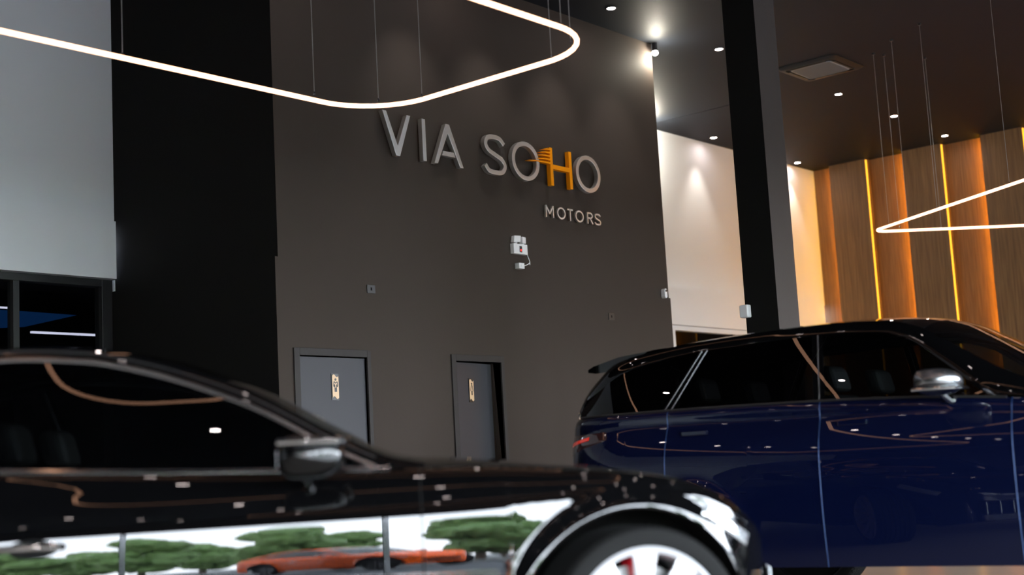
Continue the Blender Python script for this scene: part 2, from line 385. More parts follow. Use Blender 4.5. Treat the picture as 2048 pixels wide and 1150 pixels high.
def glyph(mb, ch, y0, wd, z0, ht, xa, xb, w):
    """strokes as solid bars of width w (metres) in the plane x=const"""
    def S(pts, closed=False):
        pts = [(y0+u*wd, z0+v*ht) for u, v in pts]; L, R = offset_stroke(pts, w, closed)
        n = len(pts); vs = []
        for i in range(n):
            for q in (L[i], R[i]):
                vs.append((xa, q.x, q.y)); vs.append((xb, q.x, q.y))
        fs = []
        for i in range(n if closed else n-1):
            j = (i+1) % n; a = 4*i; c = 4*j
            fs += [(a, c, c+2, a+2), (a+1, a+3, c+3, c+1), (a, a+1, c+1, c), (a+2, c+2, c+3, a+3)]
        if not closed: e = 4*(n-1); fs += [(0, 2, 3, 1), (e, e+1, e+3, e+2)]
        mb.add(vs, fs)
    hw = w/wd/2; hh = w/ht/2
    def POLY(p): mb.prism([(y0+u*wd, z0+v*ht) for u, v in p], xa, xb)
    if ch == 'V': k = w/wd*1.06; POLY([(0, 1), (k, 1), (.5, .23), (1-k, 1), (1, 1), (.5+k*.52, 0), (.5-k*.52, 0)])
    elif ch == 'I': POLY([(0, 0), (1, 0), (1, 1), (0, 1)])
    elif ch == 'A':
        k = w/wd*1.06; POLY([(0, 0), (k, 0), (.5, .77), (1-k, 0), (1, 0), (.5+k*.52, 1), (.5-k*.52, 1)])
        POLY([(.27, .22), (.73, .22), (.68, .22+w/ht), (.32, .22+w/ht)])
    elif ch == 'O': S([(.5+(.5-hw)*math.cos(t*math.pi/28), .5+(.5-hh)*math.sin(t*math.pi/28)) for t in range(56)], True)
    elif ch == 'S': S(catmull([(.93, .79), (.74, .93-hh*.2), (.47, 1-hh), (.19, .90), (.09, .74), (.22, .59), (.5, .50), (.80, .40), (1-hw, .25), (.80, .09), (.5, hh), (.2, .08), (.04, .21)], 6))
    elif ch == 'H': POLY([(0, 0), (w/wd, 0), (w/wd, 1), (0, 1)]); POLY([(1-w/wd, 0), (1, 0), (1, 1), (1-w/wd, 1)]); POLY([(w/wd, .44), (1-w/wd, .44), (1-w/wd, .56), (w/wd, .56)])
    elif ch == 'M': S([(hw, 0), (hw, 1)]); S([(1-hw, 0), (1-hw, 1)]); S([(hw, .97), (.5, .3)]); S([(.5, .3), (1-hw, .97)])
    elif ch == 'T': S([(.5, 0), (.5, 1)]); S([(0, 1-hh), (1, 1-hh)])
    elif ch == 'R':
        S([(hw, 0), (hw, 1)]); S([(hw, 1-hh)]+[(.55+(.45-hw)*math.cos(math.pi/2-t*math.pi/12), .72+(.28-hh)*math.sin(math.pi/2-t*math.pi/12)) for t in range(13)]+[(hw, .44+hh)])
        S([(.55, .44), (.97, 0)])
ST = dict(V='angular', I='single straight')
big = [('V', 8.795, .365, 'brushed steel letter V, first of the big wall letters'), ('I', 9.312, .046, 'brushed steel letter I between the V and the A'),
       ('A', 9.462, .412, 'brushed steel letter A in the big top row'), ('S', 10.19, .335, 'big brushed steel letter S starting the second word'),
       ('O', 10.615, .44, 'big steel letter O right of the S, touched by orange stripes'), ('H', 11.235, .37, 'orange letter H with swept stripes off its left stem'),
       ('O', 11.675, .435, 'big steel letter O at the right end of the top row')]
for ch, y0, wd, lab in big:
    m_ = MB(); glyph(m_, ch, y0, wd, 3.93, .41, XS+.022, XS+.075, .046)
    if ch == 'H':
        e = empty('wall_letter', (0, 0, 0)); tag(e, lab, 'wall letter', 'big letters on the charcoal wall')
        m_.build('letter_body', M['orange'], e, bevel=0.002)
        tips = [11.12, 11.06, 11.02, 11.0, 10.87]
        for i, yt in enumerate(tips):
            zt = 4.325-i*0.037; pts = []
            q = MB(); n = 8; top = []; bot = []
            for k in range(n+1):
                t = k/n; y = 11.25+(yt-11.25)*t; zz = zt-0.030*t*t+0.006*t; th = 0.020*(1-t)**0.6+0.0015
                top.append((y, zz)); bot.append((y, zz-th))
            q.prism(top+bot[::-1], XS+.03, XS+.080); q.build('stripe', M['orange'], e)
    else:
        o = m_.build('wall_letter', M['steel'], bevel=0.002); tag(o, lab, 'wall letter', 'big letters on the charcoal wall')
small = [('M', 0, 1), ('O', 0, 1), ('T', 0, 1), ('O', 0, 1), ('R', 0, 1), ('S', 0, 1)]
small = [('M', 11.16, .135, 'M starting the small bottom word'), ('O', 11.352, .142, 'first O of the small bottom word'), ('T', 11.525, .10, 'T in the small bottom word'),
         ('O', 11.664, .145, 'second O of the small bottom word, after the T'), ('R', 11.872, .10, 'R in the small bottom word'), ('S', 12.008, .11, 'S ending the small bottom word')]
for ch, y0, wd, lab in small:
    m_ = MB(); glyph(m_, ch, y0, wd, 3.592, .128, XS+.015, XS+.038, .0165)
    tag(m_.build('small_wall_letter', M['steel']), 'small steel letter '+lab, 'wall letter', 'small letters under the big row')

# ------------------------------------------------------------------ wall devices
e = empty('emergency_light', (XS, 10.596, 3.155)); tag(e, 'white twin headed emergency light with red indicator under the lettering', 'emergency light')
b = MB(); b.box(0, .05, 0, .215, 0, .105); b.build('housing', M['wplastic'], e, bevel=.004)
b = MB(); b.box(.05, .053, .088, .125, .018, .082); ip = b.build('indicator_panel', M['black'], e)
b = MB(); b.box(.053, .055, .098, .115, .03, .05); b.build('indicator_lamp', M['redled'], ip)
b = MB(); b.box(.05, .0505, .03, .055, .076, .080); b.build('maker_mark', M['steel'], e)
for y0, wd, tlt, dz in ((.012, .105, -.12, .118), (.148, .055, .10, .118)):
    def tfh(v, y0=y0, t=tlt, dz=dz): return Vector((v.x+.3*v.z*.3, y0+v.y*math.cos(t)+v.z*math.sin(t)*-1*0.8, dz+v.z-v.y*t*.6))
    b = MB(); b.box(-.0, .045, 0, wd, 0, .066, tf=tfh); hd = b.build('lamp_head', M['wplastic'], e, bevel=.006)
    b = MB(); b.box(.012, .03, wd*.4, wd*.6, -.02, .002, tf=tfh); b.build('swivel', M['wplastic'], hd)
b = MB(); b.tube(catmull([(0, .215, .025), (0.004, .25, .02), (.002, .285, -.03), (.002, .295, -.065), (.002, .255, -.09), (.03, .165, -.115)], 6), .004, 6)
b.tube([(.002, .295, -.065), (.004, .292, -.09)], .005, 6); b.build('power_cable', M['wplastic'], e, smooth=True)
b = MB(); b.box(0, .058, 0, .083, 0, .058); s_ = b.build('junction_box', M['wplastic'], bevel=.003); s_.location = (XS, 10.655, 3.005)
b = MB(); b.box(0.058, .062, .03, .06, .02, .04); b.build('plug', M['wplastic'], s_)
tag(s_, 'small white junction box just below the emergency light', 'junction box')
for (y, z, lab) in ((8.575, 2.628, 'small flush charcoal socket plate high above the closed washroom door'), (12.19, 2.56, 'small flush charcoal socket plate on the right of the charcoal wall')):
    e = empty('wall_socket', (XS, y, z)); tag(e, lab, 'socket', 'socket plates on the charcoal wall')
    b = MB(); b.box(0, .009, 0, .10, 0, .075); b.build('plate', M['black'], e, bevel=.002)
    b = MB(); b.box(.009, .011, .042, .058, .025, .052); b.build('outlet_hole', M['matblack'], e)
e = empty('wall_camera', (XS, 13.22, 2.86)); tag(e, 'tiny white security camera at the right edge of the charcoal wall', 'security camera')
b = MB(); b.prism([(.045+.026*math.cos(t*math.pi/9.5), (.084 if t < 10 else .026)+.026*math.sin(t*math.pi/9.5)) for t in range(20)], 0.0, .055); b.build('camera_body', M['wplastic'], e, bevel=.004)
b = MB(); b.lathe([(0, .060), (.013, .060), (.015, .054), (.015, .05)], 20, 'x', (0, .045, .084)); b.build('camera_lens', M['black'], e, smooth=True)
b = MB(); b.box(-6.742, -6.652, 11.215, 11.287, 2.275, 2.395); b.v = [(x+.0, y, z) for x, y, z in b.v]
o = b.build('access_point', M['wplastic'], bevel=.012, segs=3); tag(o, 'small white rounded wifi box on the dark side of the column', 'wifi box')

# ------------------------------------------------------------------ ceiling fixtures
rows_seen = [(-8.507, 11.966), (-8.543, 14.211), (-8.584, 17.358), (-8.637, 19.209), (-11.097, 18.098), (-8.672, 21.122), (-11.182, 20.868)]
def make_downlight(first=[None]):
    if first[0] is None:
        e = empty('ceiling_downlight')
        b = MB(); b.lathe([(.046, -.004), (.052, -.010), (.062, -.008), (.064, 0.0)], 24, 'z'); b.build('trim_ring', M['black'], e, smooth=True)
        b = MB(); b.lathe([(0, -.004), (.045, -.004)], 24, 'z'); b.build('lamp_disc', M['lampdisc'], e)
        first[0] = e; return e
    return copy_tree(first[0])
labs = ['round downlight in the black ceiling nearest the top edge, above the lettering', 'round downlight between the charcoal block and the column top', 'round downlight just below the ceiling air cassette',
        'round downlight over the far pendant cables, midway to the oak wall', 'round downlight near the white wall between block and column', 'flat lit downlight tight against the oak wall top',
        'small downlight in the far corner where white and oak walls meet']
for (x, y), lab in zip(rows_seen, labs):
    e = make_downlight(); e.location = (x, y, H); tag(e, lab, 'downlight', 'recessed ceiling downlights')
def spot(loc, to, power, size, blend, col=(1, .9, .78), r=.03):
    l = bpy.data.lights.new('spot', 'SPOT'); l.energy = power; l.spot_size = math.radians(size); l.spot_blend = blend; l.color = col; l.shadow_soft_size = r
    o = bpy.data.objects.new('spot', l); COL.objects.link(o); o.location = loc
    o.rotation_euler = (Vector(to)-Vector(loc)).to_track_quat('-Z', 'Y').to_euler(); return o
spot((-11.097, 17.95, H-.03), (-11.30, 17.9, 3.0), 60, 62, .8)
spot((-11.182, 20.868, H-.03), (-11.30, 20.85, 3.0), 60, 62, .8)
for y_ in (9.2, 10.3, 11.4, 12.5): spot((-8.2, y_, H-.03), (-8.9, y_, 4.3), 60, 55, 1.0, (1, .95, .88))
# downlights over the cars: out of frame, seen as sparkles in the paint
n_d = 0
ORD = 'first second third fourth fifth sixth seventh eighth ninth tenth eleventh twelfth thirteenth fourteenth fifteenth sixteenth seventeenth eighteenth nineteenth twentieth'.split()
for x in (-6.1, -3.6, -1.1, 1.4, 3.7):
    for k in range(9):
        y = -7.4+k*2.25
        if x < -5 and y > 5.5: continue
        if y > 10.5: continue
        e = make_downlight(); e.location = (x, y, H); n_d += 1
        tag(e, 'ceiling downlight, %s from the end wall in the %s row from the shop glass' % (ORD[k], ORD[[3.7, 1.4, -1.1, -3.6, -6.1].index(x)]), 'downlight', 'downlights above the cars')
for k, y in enumerate ((-5.3, -3.0, -.8, 1.5, 3.7, 6.0, 7.6, 9.75)):
    e = make_downlight(); e.location = (-8.5, y, H)
    tag(e, 'ceiling downlight, %s from the end wall in the row before the white wall' % ORD[k], 'downlight', 'downlights above the cars')

# corner spot lamps
def spotlamp(loc, lab, power):
    e = empty('corner_spotlight', loc); tag(e, lab, 'spotlight', 'surface spotlights')
    b = MB(); b.lathe([(0, .115), (.032, .115), (.034, .02), (.0, .02)], 20, 'z'); b.build('lamp_body', M['black'], e, smooth=True)
    b = MB(); b.lathe([(0, -.035), (.02, -.03), (.036, -.012), (.038, .005), (.03, .022), (0, .03)], 20, 'z'); b.build('lamp_bulb', M['spotbulb'], e, smooth=True)
    l = bpy.data.lights.new('bulb_light', 'POINT'); l.energy = power; l.color = (1, .93, .75); l.shadow_soft_size = .03
    o = bpy.data.objects.new('bulb_light', l); COL.objects.link(o); o.parent = e; o.location = (0.04, 0, -.08)
spotlamp((-8.905, 13.36, H-.13), 'glaring spotlight at the upper right corner of the charcoal block', 32)
spotlamp((-11.09, 16.36, H-.13), 'spotlight tucked behind the charcoal block, glowing on the ceiling', 70)

# air cassette
e = empty('air_cassette', (-8.11, 15.95, H)); tag(e, 'square black ceiling air conditioning cassette beside the column top', 'air conditioner')
e.rotation_euler = (0, 0, 0)
def sq(a, z, r=.06):
    pts = []
    for cx_, cy_, a0 in ((a-r, a-r, 0), (-a+r, a-r, 90), (-a+r, -a+r, 180), (a-r, -a+r, 270)):
        for k in range(5): t = math.radians(a0+k*22.5); pts.append((cx_+r*math.cos(t), cy_+r*math.sin(t), z))
    return pts
b = MB(); b.grid([sq(.42, 0), sq(.42, -.012), sq(.385, -.035), sq(.34, -.037), sq(.335, -.02), sq(.30, -.02), sq(.29, -.034)], True); b.build('cassette_frame', mat('cassette_black', (.014, .014, .015), .5, spec=.3), e, smooth=True)
b = MB(); b.add(sq(.285, -.042), [tuple(range(20))]); b.grid([sq(.285, -.042), sq(.29, -.03)], True); gr = b.build('intake_grille', mat('cassette_grey', (.26, .28, .30), .35), e)
for k in range(14):
    b = MB(); b.box(-.27, .27, -.26+k*.04, -.254+k*.04, -.046, -.042); b.build('slat', M['black'], gr)
for k, (dx, dy, wx, wy) in enumerate(((0, .318, .24, .012), (0, -.318, .24, .012), (.318, 0, .012, .24), (-.318, 0, .012, .24))):
    b = MB(); b.box(dx-wx, dx+wx, dy-wy, dy+wy, -.045, -.028); b.build('air_flap', M['satin'] if k == 0 else M['black'], e)

# ------------------------------------------------------------------ neon loops
def rounded(poly, r, n=10):
    out = []; m = len(poly)
    for i in range(m):
        p = Vector(poly[i]); a = Vector(poly[i-1]); c = Vector(poly[(i+1) % m])
        d1 = (a-p).normalized(); d2 = (c-p).normalized(); half = d1.angle(d2)/2; t = r/math.tan(half)
        cen = p+(d1+d2).normalized()*(r/math.sin(half)); s_ = p+d1*t-cen; e_ = p+d2*t-cen
        for k in range(n+1):
            q = k/n; v = s_.slerp(e_, q) if hasattr(s_, 'slerp') and len(s_) == 3 else (s_*(1-q)+e_*q).normalized()*r
            out.append(cen+v.normalized()*r)
    return out
def loop_light(poly, r, z, wires, lab, rad=.017):
    c = Vector(poly[0]); e = empty('loop_pendant_light', (c.x, c.y, z)); tag(e, lab, 'pendant light', 'glowing loop pendants')
    pts = [(p.x-c.x, p.y-c.y, 0) for p in rounded(poly, r)]
    b = MB(); b.tube(pts, rad, 12, True); b.build('glowing_tube', M['neon'], e, smooth=True)
    for wx, wy in wires:
        b = MB(); b.tube([(wx-c.x, wy-c.y, rad), (wx-c.x, wy-c.y, H-z)], .0022, 6); wo = b.build('hanging_wire', M['wire'], e)
        b = MB(); b.lathe([(0, H-z-.02), (.02, H-z-.02), (.022, H-z)], 12, 'z', (wx-c.x, wy-c.y, 0)); b.build('ceiling_cup', M['black'], wo)
        b = MB(); b.lathe([(0, .034), (.005, .034), (.008, .018), (.008, 0.01)], 10, 'z', (wx-c.x, wy-c.y, 0)); b.build('clip', M['satin'], wo)
loop_light([(-7.335, -2.0), (-5.13, -2.0), (-5.13, 7.17), (-7.335, 7.17)], .52, 3.7,
           [(-7.335, 4.96), (-7.26, 6.5), (-7.10, 6.98), (-6.82, 7.15), (-5.6, 7.15), (-5.14, 6.68), (-5.3, 6.98), (-5.13, 4.9), (-7.335, .5), (-5.13, .5)], 'glowing loop pendant hanging in front of the lettering')
loop_light([(-7.64, 16.0), (-2.6, 12.8), (-3.2, 20.4)], .16, 3.7,
           [(-7.36, 15.93), (-7.30, 16.1), (-6.95, 15.58), (-6.44, 15.25), (-5.32, 14.54), (-7.0, 16.65), (-4.2, 13.85)], 'glowing angular loop pendant before the oak wall at right')
loop_light([(-3.3, .9), (-.9, 4.1), (-2.66, 5.42), (-5.06, 2.22)], .45, 3.7,
           [(-2.34, 2.18), (-1.38, 3.46), (-4.1, 3.5), (-3.4, 4.43)], 'glowing loop pendant above the black car, mirrored in its side window')
loop_light([(.5, -2.5), (2.7, -2.5), (2.7, 3.2), (.5, 3.2)], .5, 3.7,
           [(.5, 2.0), (2.7, 2.0), (.5, -1.4), (2.7, -1.4)], 'glowing loop pendant nearest the shop front glass')

# ------------------------------------------------------------------ cars
def pch(pts):
    xs = [p[0] for p in pts]; ys = [p[1] for p in pts]; n = len(xs)
    h = [xs[i+1]-xs[i] for i in range(n-1)]; d = [(ys[i+1]-ys[i])/h[i] for i in range(n-1)]
    m = [d[0]]+[0 if d[i-1]*d[i] <= 0 else (h[i-1]+h[i]*2+h[i]+h[i-1]*2)/((2*h[i]+h[i-1])/d[i-1]+(h[i]+2*h[i-1])/d[i]) for i in range(1, n-1)]+[d[-1]]
    def f(x):
        if x <= xs[0]: return ys[0]
        if x >= xs[-1]: return ys[-1]
        i = 0
        while x > xs[i+1]: i += 1
        t = (x-xs[i])/h[i]; t2 = t*t; t3 = t2*t
        return (2*t3-3*t2+1)*ys[i]+(t3-2*t2+t)*h[i]*m[i]+(-2*t3+3*t2)*ys[i+1]+(t3-t2)*h[i]*m[i+1]
    return f

class Car:
    def __init__(c, **k):
        c.__dict__.update(k)
        for n in ('zsh', 'zb', 'yb', 'zc', 'sill', 'zw', 'zr', 'zcen'): setattr(c, n, pch(getattr(c, n)))
    def w(c, s):
        if s > c.sa: t = min(1, (s-c.sa)/(c.s1-c.sa)); return c.W*max(0, 1-t**c.pf)**(1/c.pf)
        if s < c.sb: t = min(1, (c.sb-s)/(c.sb-c.s0)); return c.W*max(0, 1-t**c.pr)**(1/c.pr)
        return c.W
    def side(c, s, z):
        y = c.w(s); d = c.zmax
        g = c.k1*(z-d)**2
        if z > c.zk: g += c.k2*(z-c.zk)**2
        f = 0
        for wc in c.axles:
            r = math.hypot(s-wc, z-c.wz)-c.ra
            if -.05 < r < c.fl: q = 1-max(0, r)/c.fl; f = max(f, c.fa*q*q*(3-2*q))
        sc_ = y/c.W
        return max(0.0, (y-g*sc_+f*min(1, sc_)))
    def zlow(c, s):
        z = c.sill(s)
        for wc in c.axles:
            if abs(s-wc) <= c.ra+1e-6: z = max(z, c.wz+math.sqrt(max(0, c.ra**2-(s-wc)**2)))
        return z
    def cols(c, a, b_, step=.03):
        L = {round(a, 5), round(b_, 5)}
        n = int((b_-a)/step)+1
        for i in range(1, n): L.add(round(a+(b_-a)*i/n, 5))
        for wc in c.axles:
            L = {x for x in L if not (wc-c.ra-.01 < x < wc+c.ra+.01) or x in (round(a, 5), round(b_, 5))}
            for i in range(41):
                x = wc+c.ra*math.cos(math.pi*i/40)
                if a < x < b_: L.add(round(x, 5))
            for x in (wc-c.ra-.002, wc+c.ra+.002):
                if a < x < b_: L.add(round(x, 5))
        for e_, st in ((c.s1, c.sa), (c.s0, c.sb)):
            for i in range(1, 22):
                x = st+(e_-st)*math.sin(math.pi/2*i/21)
                if a < x < b_: L.add(round(x, 5))
        return sorted(L)
    def belt(c, s): return min(c.yb(s), c.w(s)*c.yb(s)/c.W*1.0), c.zb(s)
    def section(c, s, n1=18, n2=9):
        """right side points from sill to belt: list of (y,z), y>0"""
        zs = c.zsh(s); z0 = min(c.zlow(s), zs-.002); P = []
        for i in range(n1+1):
            z = z0+(zs-z0)*i/n1; P.append((c.side(s, z), z))
        ya, za = c.side(s, zs-.01), zs-.01; y0, z0_ = P[-1]; T0 = Vector((y0-ya, .01)).normalized()
        yb, zb = c.belt(s); d = math.hypot(y0-yb, zb-z0_)
        A = Vector((y0, z0_)); B = A+T0*d*.45; D = Vector((yb, zb)); C_ = D-Vector((-1, c.bs)).normalized()*d*.45
        for i in range(1, n2+1):
            t = i/n2; q = A*(1-t)**3+B*3*t*(1-t)**2+C_*3*t*t*(1-t)+D*t**3; P.append((q.x, q.y))
        return P
    def gy(c, s, z):
        yb, zb = c.belt(s); h = max(0, z-zb); return max(0.02, yb-c.t1*h-c.t2*h*h)

def shell(c, name, paint, a, b_, parent, side=-1, step=.03):
    m_ = MB(); rows = [[(s, side*y, z) for y, z in c.section(s)] for s in c.cols(a, b_, step)]
    m_.grid(rows); return m_.build(name, paint, parent, smooth=True, ang=50, out='skin')

def build_car(c, name, loc, rz, label, cat='car'):
    root = empty(name, (loc[0], loc[1], 0), rz); tag(root, label, cat)
    paint = c.paint; OUT[0] = c.s0+1.0; OUT[1] = c.s1-.9
    # lower body: the parts in front of, behind and between the doors, both sides, plus bonnet and tail deck
    m_ = MB()
    segs = []; last = c.s0
    for (a, b_, _) in c.doors:
        if a > last+1e-4: segs.append((last, a))
        last = b_
    segs.append((last, c.s1))
    mf = MB()
    for side in (-1, 1):
        for i_, (a, b_) in enumerate(segs): (m_ if i_ == 0 else mf).grid([[(s, side*y, z) for y, z in c.section(s)] for s in c.cols(a, b_)])
    def deck(a, b_, m_):
        rows = []
        for s in c.cols(a, b_):
            yb, zb = c.belt(s); zc = c.zc(s); rows.append([(s, yb*(-1+2*i/20), zc-(zc-zb)*abs(-1+2*i/20)**2.2) for i in range(21)])
        m_.grid(rows)
    deck(c.g1-.05, c.s1, mf); deck(c.s0, c.g0+.05, m_)
    m_.build('rear_body', paint, root, smooth=True, ang=50, out='skin'); mf.build('front_body', paint, root, smooth=True, ang=50, out='skin')
    for (a, b_, nm) in c.doors:
        for side in (-1, 1):
            d = shell(c, nm, paint, a, b_, root, side)
            # handle
            hs = a+.14 if not c.flush else a+.2; hz = c.hz
            y = side*(c.side(hs, hz)+.016)
            h = MB()
            if c.flush:
                h.box(hs-.09, hs+.09, y-side*.012, y, hz-.016, hz+.016); ho = h.build('door_handle', paint, d, bevel=.007)
            else:
                h.tube(catmull([(hs-.11, y-side*.02, hz), (hs-.09, y+side*.02, hz+.003), (hs, y+side*.026, hz+.004), (hs+.09, y+side*.02, hz+.003), (hs+.11, y-side*.02, hz)], 6), .013, 10)
                ho = h.build('door_handle', M['chrome'], d, smooth=True)
                h = MB(); rows = []
                for i in range(7):
                    rr_ = .055*math.sin(math.pi/2*i/6); rows.append([(hs+.01+rr_*1.5*math.cos(t*math.pi/12), side*(c.side(hs, hz)+.003-.0*i), hz-.004+rr_*.6*math.sin(t*math.pi/12)) for t in range(24)])
                h.grid(rows, True); h.build('handle_cup', M['matblack'], d)
    # shut lines
    def seam(pts, r=.0035, mt=None, nm='shut_line'):
        q = MB(); q.tube(pts, r, 6); return q.build(nm, mt or M['matblack'], root)
    for side in (-1, 1):
        for s in sorted({x for d in c.doors for x in d[:2]}):
            P = c.section(s); P = [(s+c.slant*(z-1.0 if 0 else 0), side*(y+.0005), z) for y, z in P]; seam(P, .003, c.seammat, 'shut_line')
        yy = [(s, side*(c.belt(s)[0]), c.belt(s)[1]+.001) for s in [c.g1-.02+(c.s1-.12-c.g1)*i/24 for i in range(25)]]
        seam(yy, .003)
        b0 = MB(); rows = []
        ss = [c.glass0+(c.tip+.05-c.glass0)*i/40 for i in range(41)]
        b0.tube([(s, side*(c.belt(s)[0]+.004), c.belt(s)[1]+.003) for s in ss], .008, 6); b0.build('belt_moulding', c.beltmat, root, smooth=True)
    # arch lips and liners
    for wc in c.axles:
        for side in (-1, 1):
            rows = []; rows2 = []
            for i in range(41):
                t = math.pi*i/40; x = wc+c.ra*math.cos(t); z = c.wz+c.ra*math.sin(t); y = c.side(x, z)
                rows.append([(x, side*y, z), (wc+(c.ra-.008)*math.cos(t), side*(y-.006), c.wz+(c.ra-.008)*math.sin(t)), (wc+(c.ra-.004)*math.cos(t), side*(y-.05), c.wz+(c.ra-.004)*math.sin(t))])
                rows2.append([(wc+(c.ra-.004)*math.cos(t), side*(y-.05), c.wz+(c.ra-.004)*math.sin(t)), (wc+(c.ra+.0)*math.cos(t), side*(y-.42), c.wz+(c.ra+.0)*math.sin(t))])
            q = MB(); q.grid(rows); q.build('arch_lip', c.lipmat, root, smooth=True)
            q = MB(); q.grid(rows2); q.add([r_[1] for r_ in rows2], [tuple(range(41))]); q.build('arch_liner', M['matblack'], root)
    q = MB(); q.box(c.s0+.35, c.s1-.35, -c.W+.40, c.W-.40, c.sillz+.0, c.sillz+.04)
    lo, hi = min(c.axles)+c.ra, max(c.axles)-c.ra; q.box(lo, hi, -c.W+.06, c.W-.06, c.sillz+.0, c.sillz+.05); q.build('underbody', M['matblack'], root)
    # cabin glass and pillars; panes: (bottom rear, top rear, bottom front, top front, name)
    def patch(mb, a, b_, side, off=0.0, n=14, mrows=10):
        for_rows = []
        for j in range(mrows+1):
            v = j/mrows; row = []
            sL = a[0]+(a[1]-a[0])*v; sR = b_[0]+(b_[1]-b_[0])*v
            for i in range(n+1):
                s = sL+(sR-sL)*i/n; z0 = c.zb(s); z1 = max(c.zw(s), z0+.0005); z = z0+(z1-z0)*v
                row.append((s, side*(c.gy(s, z)+off), z))
            for_rows.append(row)
        mb.grid(for_rows)
    for side in (-1, 1):
        for kind, a, b_ in c.panes:
            q = MB(); patch(q, a, b_, side, 0.0 if kind != 'pillar' else .002, n=24 if kind != 'pillar' else 4)
            q.build('side_window' if kind != 'pillar' else 'pillar', (M['privacy'] if kind == 'privacy' else M['carglass']) if kind != 'pillar' else c.pillarmat, root, smooth=True, out='side')
        for fb, ft in c.brights:
            q = MB(); L2 = []
            for j in range(9):
                v = j/8; s_ = fb+(ft-fb)*v; z0 = c.zb(s_); z = z0+(c.zw(s_)-z0)*v; L2.append((s_, side*(c.gy(s_, z)+.004), z))
            q.tube(L2, .0035, 6); q.build('pillar_trim', M['satin'], root, smooth=True)
        # rail
        N = 70; rows = []; tr = []
        for i in range(N+1):
            s = c.g0+(c.g1-c.g0)*i/N; z0 = max(c.zw(s), c.zb(s)); z1 = max(c.zr(s), z0+.004); y0 = c.gy(s, z0); y1 = c.gy(s, z1)-.022
            rows.append([(s, side*y0, z0), (s, side*(y0-.002), z0+(z1-z0)*.35), (s, side*(y0*.4+y1*.6), z0+(z1-z0)*.75), (s, side*y1, z1)])
            if z0 > c.zb(s)+.002: tr.append((s, side*(y0+.003), z0))
        q = MB(); q.grid(rows); q.build('roof_rail', c.roofmat, root, smooth=True, ang=60, out='skin')
        if c.trimtop:
            q = MB(); q.tube(tr, .009, 6); q.build('window_trim', M['satin'], root, smooth=True)
            q = MB(); q.tube([(p[0], p[1]-side*.02, p[2]+.032) for p in tr], .005, 6); q.build('roof_seal', M['black'], root, smooth=True)
    def top(mb, a, b_, n=30, inset=0.0):
        rows = []
        for i in range(n+1):
            s = a+(b_-a)*i/n; zw = max(c.zw(s), c.zb(s)); zr = max(c.zr(s), zw+.004); yr = c.gy(s, zr)-.022; zc = max(c.zcen(s), zr)
            rows.append([(s, yr*(-1+2*k/24), zc-(zc-zr)*abs(-1+2*k/24)**2.4) for k in range(25)])
        mb.grid(rows)
    q = MB(); top(q, c.rf, c.g1); q.build('windscreen', M['clearglass'], root, smooth=True, out='top')
    q = MB(); top(q, c.rrr, c.rf); q.build('roof', c.roofmat, root, smooth=True, out='top')
    q = MB(); top(q, c.g0, c.rrr); q.build('rear_window', M['privacy'], root, smooth=True, out='top')
    # wheels
    def wheel():
        wroot = []
        R_ = c.wr; q = MB(); wd = .135
        prof = [(R_*.80, -wd+.02), (R_*.82, -wd+.005), (R_*.90, -wd), (R_*.965, -wd+.008), (R_*.99, -wd+.03)]
        for k in range(-3, 4): prof += [(R_, k*.032-.012), (R_, k*.032+.008), (R_-.007, k*.032+.010), (R_-.007, k*.032+.018)]
        prof += [(R_*.99, wd-.03), (R_*.965, wd-.008), (R_*.90, wd), (R_*.82, wd-.005), (R_*.80, wd-.02)]
        q.lathe(prof, 72)
        for k in range(90):   # shoulder sipes
            t = 2*math.pi*k/90; ct, st = math.cos(t), math.sin(t)
            for sg in (-1, 1):
                q.add([((R_-.010)*math.cos(t+d_), sg*(wd-.012+e_), (R_-.010+h_)*math.sin(t+d_)) if 0 else ((R_-.012+h_)*math.cos(t+d_), sg*(wd-.05+e_), (R_-.012+h_)*math.sin(t+d_)) for h_, d_, e_ in ((0, 0, 0), (.0145, 0, 0), (.0145, .022, 0), (0, .022, 0), (0, .004, .034), (.008, .004, .034), (.008, .026, .034), (0, .026, .034))],
                      [(0, 1, 2, 3), (4, 7, 6, 5), (0, 4, 5, 1), (3, 2, 6, 7), (1, 5, 6, 2)])
        tyre = q.build('wheel', M['rubber'], None, smooth=True, ang=30)
        q = MB(); r1 = R_*.815
        q.lathe([(r1, -wd+.012), (r1-.012, -wd+.004), (r1-.022, -wd+.012), (r1-.03, -wd+.05), (r1-.03, wd-.05), (r1-.01, wd-.01), (r1, wd-.012)], 72)
        rim = q.build('rim', c.rimmat, tyre, smooth=True)
        n = c.spokes; hub = .065
        for k in range(n):
            t = 2*math.pi*k/n+.3; q = MB(); ct, st = math.cos(t), math.sin(t)
            def P(rad, lat, y): return (rad*ct-lat*st, y, rad*st+lat*ct)
            w0, w1 = c.sw; y0, y1 = -wd+.055, -wd+.022
            vs = []
            for rad, ww, yf in ((hub*.7, w0, y0-.0), (r1*.55, w0*.9+w1*.1, y0-.012), (r1-.02, w1, y1)):
                vs += [P(rad, -ww, yf), P(rad, -ww*.35, yf-.010), P(rad, ww*.35, yf-.010), P(rad, ww, yf), P(rad, ww*.8, yf+.035), P(rad, -ww*.8, yf+.035)]
            fs = []
            for a in (0, 6):
                for j in range(6): fs.append((a+j, a+(j+1) % 6, a+6+(j+1) % 6, a+6+j))
            q.add(vs, fs); q.build('spoke', c.rimmat, tyre)
        q = MB(); q.lathe([(0, -wd+.02), (.03, -wd+.02), (.036, -wd+.03), (hub, -wd+.042), (hub+.01, -wd+.09), (0, -wd+.09)], 32); q.build('hub_cap', c.rimmat, tyre, smooth=True)
